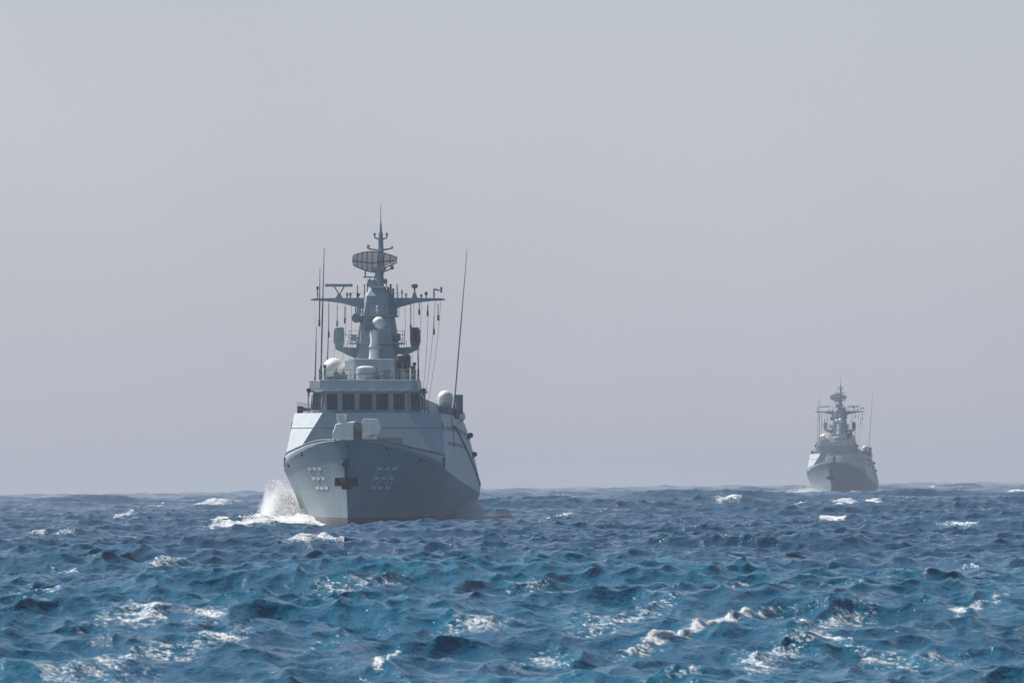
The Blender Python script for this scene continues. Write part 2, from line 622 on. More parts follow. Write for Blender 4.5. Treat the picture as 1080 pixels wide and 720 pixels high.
    part('gun_cradle', M_MID, g, lambda m: (m.box((.2, ga + .5, gz + 1.1), (.6, 1.8, 2.2)), m.box((.25, ga + .3, gz + 2.05), (.5, 1.6, .45)),
         m.box((.25, ga - .9, gz + 2.32), (.62, .5, .22))), bevel=0.03)
    part('gun_barrel', M_MID, g, lambda m: (m.tube((.2, ga + .2, gz + 1.75), (.2, ga - 3.9, gz + 2.25), .13, .075, 12),
         m.tube((.2, ga - .3, gz + 1.8), (.2, ga - 1.7, gz + 1.98), .2, .16, 12), m.tube((.2, ga - 3.7, gz + 2.225), (.2, ga - 4.1, gz + 2.275), .1, .1, 12)))
    part('gun_sight_hood', M_CREAM, g, lambda m: (m.box((-.95, ga - .4, gz + 2.78), (.62, .7, .34)), m.box((-.95, ga - .6, gz + 2.52), (.5, .5, .3))), bevel=0.03)
    part('gun_base_plate', M_MID, g, lambda m: m.box((-.75, ga - 1.22, gz + .75), (.95, .12, .35)), bevel=0.02)  # small mid-grey plate on the front of the gun housing

    # --- bridge
    def bplan(z, grow=0.0):
        return [(-2.95 - grow, 26.6 - grow, z), (2.95 + grow, 26.6 - grow, z), (3.85 + grow, 27.6 - grow, z), (3.95 + grow, 34, z),
                (-3.95 - grow, 34, z), (-3.85 - grow, 27.6 - grow, z)]
    br = part('bridge', M_UPPER, P, lambda m: m.loft([bplan(7.85), bplan(9.35, -0.18)]), bevel=0.03)
    part('bridge_roof', M_UPPER, br, lambda m: m.loft([bplan(9.35, 0.02), bplan(9.47, 0.02)]), bevel=0.02)

    def par(m):
        m.loft([[(-3.25, 26.85, 9.46), (3.25, 26.85, 9.46), (3.6, 27.6, 9.46), (3.6, 33.6, 9.46), (-3.6, 33.6, 9.46), (-3.25, 27.6, 9.46)],
                [(-3.2, 27.1, 10.2), (3.2, 27.1, 10.2), (3.5, 27.7, 10.2), (3.5, 33.5, 10.2), (-3.5, 33.5, 10.2), (-3.2, 27.7, 10.2)]])
    part('bridge_parapet', M_UPPER, P, par, bevel=0.03)
    part('wing_locker', M_CREAM, P, lambda m: m.box((-3.62, 28.4, 9.82), (.74, 1.2, .68)), bevel=0.04)
    # windows: five in the flat front, one in each canted corner, three on each side
    zc = 8.66

    def window(cx, ca, w, rz, lean=R(-6.8)):
        fr = part('window_frame', M_UPPER, br, lambda m: [m.box(Vector((cx, ca, zc)) + Matrix.Rotation(rz, 3, 'Z') @ Matrix.Rotation(lean, 3, 'X') @ Vector(o), s, rz=rz, rx=lean)
             for o, s in (((0, -.03, .615), (w + .12, .1, .06)), ((0, -.03, -.615), (w + .12, .1, .06)),
                          ((-w / 2 - .03, -.03, 0), (.06, .1, 1.17)), ((w / 2 + .03, -.03, 0), (.06, .1, 1.17)))])
        part('window_pane', M_GLASS, fr, lambda m: m.box((cx, ca, zc), (w, .06, 1.17), rz=rz, rx=lean))
        part('window_wiper', M_DARK, fr, lambda m: m.tube(Vector((cx + w * .3, ca, zc)) + Matrix.Rotation(rz, 3, 'Z') @ Vector((0, -.1, .55)),
                                                         Vector((cx - w * .1, ca, zc)) + Matrix.Rotation(rz, 3, 'Z') @ Vector((0, -.03, -.35)), .02, n=5))
    for x, w in ((-2.33, .76), (-1.2, .88), (0.0, .88), (1.14, .86), (2.3, .8)):
        window(x, 26.67, w, 0)
    ang = math.atan2(1.0, 0.9)
    for s in (-1, 1):
        window(s * 3.36, 27.16, .92, s * ang * 0.98)
        for a in (28.9, 30.4, 31.9):
            part('window_pane', M_GLASS, br, lambda m: m.box((s * 3.86, a, zc), (.06, 1.0, .95), ry=s * R(-6)))
    # little brow lamps over the windows
    for x in (-2.9, -1.75, -.6, .55, 1.7, 2.85):
        part('brow_lamp', M_CREAM, br, lambda m: (m.box((x, 26.55, 9.52), (.34, .3, .09)), m.tube((x, 26.7, 9.42), (x, 26.5, 9.50), .04)))
    for s in (-1, 1):
        part('wing_lamp', M_DARK, br, lambda m: (m.lathe((s * 3.98, 27.3, 9.45), [(.07, -.2), (.15, -.1), (.17, .12), (.05, .16)], 12, (0, -1, 0.1)), m.tube((s * 3.98, 27.4, 9.05), (s * 3.98, 27.4, 9.4), .04)))
        part('wing_stanchion', M_MID, br, lambda m: m.path([(s * 4.05, 27.7, 7.9), (s * 4.05, 27.6, 9.4), (s * 3.7, 27.4, 9.5)], .04))
    # searchlight cradle on the starboard shoulder
    sl = part('shoulder_mount', M_DARK, P, lambda m: (m.box((-4.75, 30.0, 8.15), (.4, .5, .5)), m.tube((-4.6, 30, 8.22), (-3.85, 29.7, 8.16), .13, .1)), bevel=0.02)

    # --- railing round the bridge roof
    def rail(m, pts, h=0.95, n=2, r=0.022):
        for p in pts:
            m.tube(p, (p[0], p[1], p[2] + h), r, n=5)
        for k in range(1, n + 1):
            for a, b in zip(pts[:-1], pts[1:]):
                m.tube((a[0], a[1], a[2] + h * k / n), (b[0], b[1], b[2] + h * k / n), r * .8, n=5)
    part('roof_railing', M_MID, P, lambda m: rail(m, [(-3.4, 33, 10.2), (-3.4, 30, 10.2), (-3.15, 27.5, 10.2)] + [(x, 27.2, 10.2) for x in (-2.2, -1.1, 0, 1.1, 2.2, 3.1)] + [(3.4, 28, 10.2), (3.4, 30.5, 10.2), (3.4, 33, 10.2)], .7))

    for o in [br] + [c for c in root.children if c.name.split('.')[0] in ('bridge_parapet', 'wing_locker', 'roof_railing', 'shoulder_mount')]:
        o.location.y = -0.8
    # --- mast house and domes on the roof
    part('mast_house', M_GREY, P, lambda m: m.loft([[(-1.75, 32.5, 9.9), (1.75, 32.5, 9.9), (1.85, 45, 9.9), (-1.85, 45, 9.9)],
                                                    [(-1.6, 32.9, 11.75), (1.6, 32.9, 11.75), (1.7, 45, 11.75), (-1.7, 45, 11.75)]]), bevel=0.04)
    part('roof_locker', M_CREAM, P, lambda m: m.box((-1.42, 31.6, 10.9), (.7, 1.6, 1.45), top=.94), bevel=0.04)
    dm = part('radome', M_DOME, P, lambda m: m.dome((-2.55, 32.0, 11.0), .8, .5), smooth=True)
    part('radome_pedestal', M_MID, dm, lambda m: (m.lathe((-2.55, 32, 10.15), [(.55, 0), (.5, .4)], 16), m.box((-2.1, 31.5, 10.4), (.3, .3, .5))))
    sd = part('satcom_dome', M_GREY, P, lambda m: m.lathe((-.2, 29.6, 10.15), [(.62, 0), (.68, .1), (.68, .75), (.64, .92), (.45, 1.04), (.05, 1.08)], 24), smooth=True)
    part('dome_band', M_MID, sd, lambda m: m.lathe((-.2, 29.6, 10.6), [(.69, 0), (.695, .05), (.69, .1)], 24))
    part('roof_cabinet', M_MID, P, lambda m: (m.box((1.25, 30.2, 10.55), (.5, .5, .8)), m.box((.7, 29.6, 10.42), (.35, .35, .5))), bevel=0.03)
    part('dark_drum', M_DARK, P, lambda m: (m.lathe((2.15, 35.6, 11.15), [(.42, 0), (.5, .1), (.5, .85), (.4, .95)], 16), m.box((2.15, 35.6, 10.6), (.7, .7, 1.1))))
    for x, h in ((2.75, 1.5), (3.0, .95), (3.15, 1.2), (1.9, .8)):
        part('roof_fitting', M_DARK, P, lambda m: (m.tube((x, 30.5, 10.15), (x, 30.5, 10.15 + h), .07), m.box((x, 30.5, 10.15 + h), (.24, .24, .22))))
    for x, h in ((-3.3, .7), (-3.0, 1.0)):
        part('roof_fitting', M_DARK, P, lambda m: (m.tube((x, 28.6, 10.15), (x, 28.6, 10.15 + h), .06), m.box((x, 28.6, 10.15 + h), (.2, .2, .25))))
    part('roof_fitting', M_RED, P, lambda m: m.box((-3.35, 29.5, 10.5), (.22, .22, .5)))

    # --- mast
    A = 42.0

    def msec(w, d, z, da=0.0):
        return [(-w * .8, A - d + da, z), (w * .8, A - d + da, z), (w, A - d * .35 + da, z), (w, A + d + da, z), (-w, A + d + da, z), (-w, A - d * .35 + da, z)]
    ms = part('mast', M_MAST, P, lambda m: m.loft([msec(1.62, 2.3, 11.7, -.6), msec(1.3, 1.7, 14.0, -.3), msec(.92, 1.1, 16.35), msec(.5, .6, 17.0)]), bevel=0.03)
    part('mast_platform', M_CREAM, ms, lambda m: (m.box((.1, A - .2, 16.98), (1.15, 1.4, .07))))
    part('mast_neck', M_MAST, ms, lambda m: (m.tube((.1, A, 16.9), (.1, A, 18.1), .34, .27, 12), m.box((-.5, A, 17.25), (.45, .5, .5)), m.box((.5, A - .1, 17.4), (.3, .4, .35)),
         m.box((-.7, A, 17.7), (.7, .3, .1)), m.tube((-.9, A, 17.7), (-.9, A, 18.25), .06)))
    # yard arms
    for s in (-1, 1):
        y = part('yardarm', M_MAST, ms, lambda m: m.loft([
            [(s * x, A - d, zt), (s * x, A + d, zt), (s * x, A + d, zb), (s * x, A - d, zb)]
            for x, d, zt, zb in ((.7, .45, 16.22, 15.3), (1.5, .38, 16.22, 15.55), (2.6, .3, 16.22, 15.85), (3.6, .24, 16.21, 15.98), (4.45, .2, 16.2, 16.03), (4.78, .1, 16.16, 16.06))]), bevel=0.02)
        part('yard_rail', M_MID, y, lambda m: rail(m, [(s * x, A - .25, 16.2) for x in (.9, 1.5, 2.1)], .35, 1, .015))
    # bar antenna on a V stand, starboard yard
    o = part('bar_antenna', M_MAST, ms, lambda m: m.box((-2.78, A - .1, 17.12), (1.95, .32, .2)), bevel=0.02)
    part('antenna_stand', M_MAST, o, lambda m: (m.tube((-2.75, A - .1, 16.45), (-3.1, A - .1, 17.03), .05), m.tube((-2.75, A - .1, 16.45), (-2.4, A - .1, 17.03), .05),
         m.loft([[(-3.0, A - .3, 16.2), (-2.5, A - .3, 16.2), (-2.5, A + .2, 16.2), (-3.0, A + .2, 16.2)], [(-2.85, A - .2, 16.5), (-2.65, A - .2, 16.5), (-2.65, A, 16.5), (-2.85, A, 16.5)]])))
    # ball lamp on a stalk, port yard
    o = part('stalk_antenna', M_MID, ms, lambda m: (m.lathe((2.62, A - .1, 17.08), [(.1, -.2), (.22, -.12), (.24, .1), (.12, .16)], 14)))
    part('antenna_stand', M_MAST, o, lambda m: (m.tube((2.62, A - .1, 16.5), (2.62, A - .1, 16.9), .06), m.loft([[(2.42, A - .3, 16.2), (2.82, A - .3, 16.2), (2.82, A + .1, 16.2), (2.42, A + .1, 16.2)],
         [(2.54, A - .2, 16.6), (2.7, A - .2, 16.6), (2.7, A, 16.6), (2.54, A, 16.6)]])))
    part('yard_cluster', M_MID, ms, lambda m: [m.tube((x, A - .2, 16.2), (x, A - .2, 16.2 + h), .09, .07) for x, h in ((.75, .8), (.92, 1.0), (1.1, .7))])
    part('yard_crook', M_MID, ms, lambda m: (m.path([(4.0, A, 16.2), (4.0, A, 16.85), (4.4, A, 16.75)], .06), m.box((4.52, A, 16.8), (.14, .14, .4))))
    for x, h, b in ((-4.3, .75, .16), (-1.95, .3, .14), (-1.45, .85, .07), (-1.4, .25, .2), (-.95, .9, .09), (-.75, 1.0, .08), (1.38, .9, .08), (1.72, .5, .1), (3.45, .35, .2), (3.1, .2, .14), (-2.2, .3, .12), (2.0, .25, .1)):
        part('yard_fitting', M_DARK if b > .1 else M_MID, ms, lambda m: (m.tube((x, A - .1, 16.2), (x, A - .1, 16.2 + h), .04), m.box((x, A - .1, 16.18 + h), (b, b, .22))))

    # air search radar
    rd = bpy.data.objects.new('air_search_radar', None)
    COL.objects.link(rd)
    rd.parent = P

    def refl(u):     # half heights and depth of the scooped reflector
        if u < 0:
            top = 18.9 + .62 * (1 - u * u * .5)
            bot = 18.9 - .86 * (1 - abs(u) ** 1.3 * .55)
        else:
            top = 18.9 + .62 * (1 - u * u * .72)
            bot = 18.9 - .86 * (1 - u ** 1.2 * .78)
        return top, bot
    rot = Matrix.Rotation(R(14), 3, 'Z')
    c = Vector((-.36, A, 0))

    def rp(u, v):
        t, b = refl(u)
        z = lerp(b, t, v)
        dep = .85 * u * u + .35 * (2 * v - 1) ** 2
        return c + rot @ Vector((1.58 * u, -dep + .25, z))
    us = np.linspace(-1, 1, 25)
    vs_ = np.linspace(0, 1, 9)
    part('reflector', M_MESH, rd, lambda m: m.grid([[rp(u, v) for u in us] for v in vs_]), smooth=True)
    def ribs(m):
        for u in np.linspace(-1, 1, 9):
            m.path([rp(u, v) + Vector((0, -.05, 0)) for v in vs_], .03, 5)
        for v in (0, .45, 1):
            m.path([rp(u, v) + Vector((0, -.05, 0)) for u in us], .035, 5)
    part('reflector_frame', M_DARK, rd, ribs)
    part('feed_boom', M_RED, rd, lambda m: (m.path([(.2, A - .1, 18.0), (1.05, A - 1.3, 18.3)], .06), m.box((1.08, A - 1.35, 18.34), (.22, .3, .26))))
    part('radar_pedestal', M_MAST, rd, lambda m: (m.loft([[(-.28, A - .3, 18.1), (.48, A - .3, 18.1), (.48, A + .3, 18.1), (-.28, A + .3, 18.1)], [(-.6, A - .1, 18.4), (.6, A - .1, 18.4), (.6, A + .4, 18.4), (-.6, A + .4, 18.4)]]),
         m.tube((.1, A, 17.6), (.1, A, 18.2), .3, .33, 12)))
    # pole mast above it
    A2 = A + .8
    tp = part('pole_mast', M_MAST, P, lambda m: (m.tube((.16, A2, 16.9), (.16, A2, 19.9), .22, .2, 10), m.tube((.16, A2, 19.9), (.16, A2, 20.9), .2, .15, 10), m.tube((.16, A2, 20.9), (.16, A2, 21.6), .1, .05, 8)))
    part('pole_whip', M_WIRE, tp, lambda m: m.tube((.16, A2, 21.5), (.16, A2, 22.9), .03, .015, 6))
    part('pole_crosstree', M_MAST, tp, lambda m: (m.tube((.16, A2, 19.62), (-.72, A2, 19.74), .07), m.tube((.16, A2, 19.62), (1.0, A2, 19.8), .07), m.box((-.72, A2, 19.88), (.18, .18, .3)), m.box((.98, A2, 19.86), (.14, .14, .12))))
    part('pole_crosstree', M_MAST, tp, lambda m: (m.path([(-.28, A2, 20.75), (-.25, A2, 20.5), (.16, A2, 20.42), (.57, A2, 20.5), (.6, A2, 20.75)], .06), m.box((-.28, A2, 20.78), (.16, .16, .18)), m.box((.6, A2, 20.78), (.16, .16, .18))))

    # fire control director on the mast's front
    fd = part('fire_director', M_DOME, P, lambda m: m.dome((.28, 37.8, 14.35), .45), smooth=True)
    part('director_dish', M_MID, fd, lambda m: (m.lathe((-.42, 37.5, 14.1), [(.2, -.3), (.33, -.1), (.34, .02), (.12, -.08)], 16, (-.35, -1, .1)), m.box((-.05, 37.9, 14.1), (.5, .6, .55)), m.box((-.42, 37.8, 14.5), (.3, .3, .25))))
    part('director_pedestal', M_CREAM, fd, lambda m: m.lathe((-.05, 37.8, 11.7), [(.4, 0), (.34, .5), (.36, 1.0), (.26, 1.3), (.3, 1.9), (.24, 2.2)], 16), smooth=True)
    part('director_platform', M_MAST, fd, lambda m: m.box((0, 38.4, 12.6), (.9, 2.2, .12)))
    part('mast_dish', M_MID, P, lambda m: (m.lathe((-1.42, 40.3, 14.75), [(.2, -.25), (.3, -.1), (.34, .1), (.1, .15)], 16, (-.3, -1, 0)), m.tube((-1.4, 40.4, 14.6), (-.7, 41, 14.4), .1)))
    part('mast_lamp', M_CREAM, P, lambda m: (m.tube((.05, 39.85, 15.1), (.05, 39.7, 15.6), .06), m.box((.05, 39.75, 15.25), (.3, .12, .08))))
    part('mast_ladder', M_MID, P, lambda m: ([m.tube((.62, 40.4 - (15 - z) * .3, z), (.98, 40.4 - (15 - z) * .3, z), .02, n=5) for z in np.arange(12.6, 15.2, .3)],
         [m.tube((x, 40.4 - 2.5 * .3, 12.5), (x, 40.4 + .1, 15.3), .02, n=5) for x in (.65, .95)]))
    for z, w, a0 in ((12.95, 1.9, 39.6), (14.9, 1.45, 40.4)):
        o = part('mast_gallery', M_MAST, P, lambda m: m.box((0, a0 + 1.2, z), (w * 2, 3.0, .08)))
        part('gallery_railing', M_MID, o, lambda m: rail(m, [(-w, a0 + 2.6, z + .04), (-w, a0 - .25, z + .04), (-w * .4, a0 - .25, z + .04), (w * .4, a0 - .25, z + .04), (w, a0 - .25, z + .04), (w, a0 + 2.6, z + .04)], .85, 3, .02))
    for x, z, w, h in ((-1.25, 15.25, .3, .5), (1.3, 15.2, .34, .55), (1.5, 13.4, .4, .5), (-1.6, 13.35, .36, .45), (.95, 15.9, .3, .3), (-.9, 12.4, .35, .6), (.8, 12.3, .3, .7)):
        part('mast_box', M_MID if x > 0 else M_MAST, P, lambda m: (m.box((x, 40.2, z), (w, .4, h)), m.tube((x, 40.2, z), (x * .7, 41.2, z), .05)), bevel=.02)
    for x, h in ((-.55, .5), (.35, .55), (.65, .35), (-.2, .7)):
        part('platform_aerial', M_MID, P, lambda m: (m.tube((x, A - .7, 17.0), (x, A - .7, 17.0 + h), .035), m.box((x, A - .7, 17.0 + h), (.12, .12, .14))))
    for x, a, h in ((1.0, 31.5, .75), (-1.0, 31.0, .5), (.45, 31.2, 1.0), (1.7, 29.0, .55), (2.5, 29.4, .8), (-1.6, 28.4, .6), (-2.2, 28.6, .9), (2.2, 33, 1.3)):
        part('roof_box', M_MID, P, lambda m: (m.box((x, a, 10.15 + h * .35), (.36, .36, h * .7)), m.tube((x, a, 10.15), (x, a, 10.15 + h), .05)), bevel=.02)
    # countermeasure towers on brackets
    for s, mt in ((-1, M_MAST), (1, M_DARK)):
        o = part('sensor_tower', M_MAST if s < 0 else M_MID, P, lambda m: m.loft([[(s * 2.42, 40.6, 12.75), (s * 2.95, 40.6, 12.75), (s * 2.95, 41.3, 12.75), (s * 2.42, 41.3, 12.75)],
             [(s * 2.36, 40.5, 13.1), (s * 3.1, 40.5, 13.1), (s * 3.1, 41.4, 13.1), (s * 2.36, 41.4, 13.1)],
             [(s * 2.36, 40.5, 13.9), (s * 3.05, 40.5, 13.9), (s * 3.05, 41.4, 13.9), (s * 2.36, 41.4, 13.9)], [(s * 2.4, 40.5, 14.1), (s * 2.95, 40.5, 14.1), (s * 2.95, 41.3, 14.1), (s * 2.4, 41.3, 14.1)]]), bevel=0.03)
        part('tower_panel', mt, o, lambda m: m.box((s * 2.72, 40.47, 13.5), (.3, .05, .8)))
        part('tower_bracket', M_MAST, o, lambda m: m.loft([[(s * 1.2, 40.6, 11.75), (s * 1.2, 41.3, 11.75), (s * 1.2, 41.3, 12.65), (s * 1.2, 40.6, 12.65)],
             [(s * 2.0, 40.6, 12.1), (s * 2.0, 41.3, 12.1), (s * 2.0, 41.3, 12.68), (s * 2.0, 40.6, 12.68)], [(s * 2.95, 40.6, 12.55), (s * 2.95, 41.3, 12.55), (s * 2.95, 41.3, 12.78), (s * 2.95, 40.6, 12.78)]]))
        part('tower_railing', M_MID, o, lambda m: rail(m, [(s * x, 40.55, 12.7) for x in (1.4, 1.75, 2.1)], .45, 2, .018))
    # braces and halyards
    for _ in (0,):
        for x0, x1, z1, a1 in ((-4.55, -3.9, 10.3, 33), (-4.1, -3.6, 10.3, 33), (-3.5, -3.3, 10.3, 34), (-2.9, -2.85, 11.6, 36), (-2.3, -2.3, 11.7, 38), (-1.9, -1.9, 12.0, 39),
                               (1.9, 1.95, 12.0, 39), (2.55, 2.6, 10.3, 36), (3.1, 2.95, 9.6, 36), (3.6, 3.35, 9.0, 38), (4.1, 3.5, 8.8, 38), (4.5, 3.75, 8.6, 38)):
            p, q = Vector((x0, A, 16.05)), Vector((x1, a1, z1))
            m = MB()
            prev = p
            for t in np.linspace(0, 1, 7)[1:]:
                cur = p.lerp(q, t) + Vector((0.10 * math.sin(math.pi * t), 0, 0))
                m.tube(prev, cur, 0.013, n=4)
                prev = cur
            m.build('halyard', M_WIRE, P)
    for x0, z0, z1 in ((-3.5, 13.4, 15.8), (2.35, 13.9, 16.0), (-2.35, 14.4, 15.6), (-2.9, 14.2, 15.7), (-1.6, 14.7, 15.5), (3.55, 14.9, 15.7), (2.95, 15.0, 15.9), (4.3, 14.6, 15.8), (4.0, 13.6, 14.9)):
        part('wire_insulator', M_DARK, P, lambda m: (m.tube((x0, A - .05, z0), (x0, A - .05, z1), .032, n=5), m.tube((x0, A - .05, z0), (x0, A - .05, z0 + .4), .07, n=6)))
    part('stay_wire', M_WIRE, P, lambda m: m.tube((-2.9, 40.8, 14.1), (-1.3, 41, 12.9), .02, n=4))
    # whips
    def whip(name, p, q, r, mat=M_DARK):
        p, q = Vector(p), Vector(q)
        part(name, mat, P, lambda m: (m.tube(p, p.lerp(q, .12), r * 2.0, r * 1.6, 6), m.tube(p.lerp(q, .12), p.lerp(q, .55), r * 1.1, r, 6), m.tube(p.lerp(q, .55), q, r * .9, r * .4, 6)))
    whip('whip_antenna', (-3.72, 36, 10.2), (-3.48, 36, 19.6), .055)
    whip('whip_antenna', (-4.18, A, 14.2), (-4.13, A, 18.4), .045)
    whip('whip_antenna', (-3.2, 34.5, 10.2), (-3.05, 34.5, 15.0), .04)
    whip('whip_antenna', (-3.95, 33, 10.0), (-3.85, 33, 14.0), .04)
    whip('whip_antenna', (3.2, 36, 10.0), (3.1, 36, 13.4), .05)
    whip('whip_antenna', (5.05, 50, 8.0), (6.02, 50.4, 19.9), .048, M_MID)

    # --- after deckhouse with its dome, boxes and rafts
    part('after_deckhouse', M_GREY, P, lambda m: m.loft([[(-4.1, 34.5, 7.8), (4.1, 34.5, 7.8), (4.3, 56, 7.8), (-4.3, 56, 7.8)], [(-3.9, 34.7, 8.9), (3.9, 34.7, 8.9), (4.1, 55.8, 8.6), (-4.1, 55.8, 8.6)]]), bevel=0.04)
    part('funnel', M_MAST, P, lambda m: m.loft([[(-1.6, 47, 8.4), (1.6, 47, 8.4), (1.6, 54, 8.4), (-1.6, 54, 8.4)], [(-1.1, 48, 11.2), (1.1, 48, 11.2), (1.1, 53, 11.2), (-1.1, 53, 11.2)]]), bevel=0.06)
    dm = part('radome', M_DOME, P, lambda m: m.dome((4.55, 48, 9.15), .56, .55), smooth=True)
    part('radome_pedestal', M_MID, dm, lambda m: (m.lathe((4.55, 48, 7.8), [(.5, 0), (.42, .5), (.45, .85)], 16), m.box((4.2, 47.5, 8.3), (.5, .5, .4)), m.box((4.95, 47.4, 8.15), (.4, .6, .6))))
    part('launcher_box', M_MID, P, lambda m: (m.box((5.35, 53.0, 8.75), (.5, .9, 1.4)), m.box((5.2, 52.4, 8.1), (.4, .5, .8))), bevel=0.03)
    part('deck_locker', M_DARK, P, lambda m: m.box((5.0, 50.5, 8.05), (.5, 1.2, .6)), bevel=0.03)
    part('deck_locker', M_DARK, P, lambda m: m.box((4.7, 45.6, 7.95), (.6, 1.4, .4)), bevel=0.03)
    part('pale_raft_cover', M_CREAM, P, lambda m: m.tube((5.15, 57.0, 8.0), (5.15, 58.6, 7.9), .42, .42, 14))
    part('deck_bay', M_GREY, P, lambda m: m.loft([[(3.6, 57, 7.4), (5.2, 57, 7.4), (5.2, 64, 7.0), (3.6, 64, 7.0)], [(3.8, 57.2, 8.5), (5.0, 57.2, 8.5), (5.0, 64, 7.9), (3.8, 64, 7.9)]]), bevel=0.05)
    for a, z in ((69.5, 6.6), (77.0, 5.2)):
        part('life_raft', M_DARK, P, lambda m: (m.tube((5.5, a - .5, z), (5.5, a + .5, z), .2, .2, 12), m.box((5.38, a, z - .1), (.24, .6, .4))))
    part('deck_railing', M_MID, P, lambda m: rail(m, [(hw_top(a) - .05, a, z_top(a) - .02) for a in np.arange(31, 66, 2.0)], .8, 3, .02))
    part('deck_railing', M_MID, P, lambda m: rail(m, [(-hw_top(a) + .05, a, z_top(a) - .02) for a in np.arange(31, 66, 2.0)], .8, 3, .02))
    # row of scuttles and rail brackets that follows the sheer of the side
    for s in (-1, 1):
        for a in np.arange(44, 88, 1.9):
            zt = min(z_top(a) - .25, lerp(7.0, 2.75, max(0, (a - 50) / 40)))
            t = (zt - zk(a)) / (z_top(a) - zk(a))
            w = lerp(hull_hw(a, zk(a)), hw_top(a), t)
            part('side_bracket', M_DARK, P, lambda m: m.box((s * w, a, zt), (.16, .75, .3)))
    for a in np.arange(33, 66, 2.8):
        for dz in (1.0, 2.1):
            z = z_top(a) - dz
            t = (z - zk(a)) / (z_top(a) - zk(a))
            w = lerp(hull_hw(a, zk(a)), hw_top(a), t)
            for s in (-1, 1):
                part('side_vent', M_MID if dz > 2 or a < 40 else M_DARK, P, lambda m: m.box((s * w, a, z), (.09, .42, .28), ry=s * R(-7)))
    # rubbing strake along the knuckle aft
    for s in (-1, 1):
        part('side_ladder', M_MID, P, lambda m: [m.tube((s * (hw_top(43) + .1), 43.02, 7.8), (s * (hw_top(43) + .48), 43.02, 4.0), .02, n=4), m.tube((s * (hw_top(43) + .1), 43.48, 7.8), (s * (hw_top(43) + .48), 43.48, 4.0), .02, n=4)] + [m.tube((s * (hw_top(43) + .1 + (7.8 - z) * .1), 43, z), (s * (hw_top(43) + .1 + (7.8 - z) * .1), 43.5, z), .02, n=4) for z in np.arange(4.0, 7.8, .35)])


# seven-segment style block figures, wrapped on the flare
SEG = {'t': (0, .86, 1, 1), 'm': (0, .43, 1, .57), 'b': (0, 0, 1, .14), 'ul': (0, .5, .17, 1), 'll': (0, 0, .17, .5), 'ur': (.83, .5, 1, 1), 'lr': (.83, 0, 1, .5)}
DIG = {'6': ['t', 'ul', 'm', 'll', 'b', 'lr'], '2': ['t', 'ur', 'm', 'll', 'b']}


def pennant_number(P, text):
    for s in (-1, 1):
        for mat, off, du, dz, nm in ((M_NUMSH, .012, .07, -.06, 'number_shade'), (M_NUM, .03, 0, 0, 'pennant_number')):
            m = MB()
            w, gap, h = 1.1, .42, 1.5
            for i, ch in enumerate(text):
                # read from the outside: starboard starts at the bow end reversed
                for sg in DIG[ch]:
                    x0, y0, x1, y1 = SEG[sg]
                    nu, nv = 4, 3
                    rows = []
                    for v in np.linspace(y0, y1, nv):
                        row = []
                        for u in np.linspace(x0, x1, nu):
                            along = i * (w + gap) + u * w + du
                            a = (6.4 + along) if s > 0 else (7.0 + 3 * w + 2 * gap - along)
                            z = 2.62 + v * h + dz
                            row.append((s * (hull_hw(a, z) + off), a, z))
                        rows.append(row)
                    m.grid(rows)
            m.build(nm, mat, P)


def place_ship(root, px, py, D, k):
    xr, yu = px - 540.0, 360.0 - py
    X = xr * math.cos(ROLL) + yu * math.sin(ROLL)
    root.location = (X / FPX * D, D, 0)
    az = X / FPX + k
    root.rotation_mode = 'XYZ'
    root.rotation_euler = (0, ROLL, -az)


near = bpy.data.objects.new('warship', None)
COL.objects.link(near)
near['label'] = 'grey naval corvette nearest the camera, pale 626 on its bow, spray at its hull'
near['category'] = 'warship'
near['group'] = 'grey corvettes steaming in line'
build_ship(near)

far = near.copy()
COL.objects.link(far)
far['label'] = 'smaller hazy grey corvette far off on the horizon, behind and right of the bigger ship'
for ch in list(near.children):
    c = ch.copy()
    COL.objects.link(c)
    c.parent = far
    for g in ch.children:
        d = g.copy()
        COL.objects.link(d)
        d.parent = c
part('bar_antenna', M_MAST, far, lambda m: (m.box((2.7, 42, 17.1), (2.2, .3, .2)), m.tube((2.7, 42, 16.2), (2.7, 42, 17.05), .09)))
part('director_dome', M_DOME, far, lambda m: m.dome((-.45, 37.6, 14.3), .36), smooth=True)
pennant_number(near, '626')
place_ship(near, 362.6, 466, 520, 0.056)
place_ship(far, 875.4, 488, 1470, 0.045)
near.location.z = 0.05
far.location.z = 0.1
far.rotation_euler = (-0.010, ROLL - 0.006, far.rotation_euler.z)


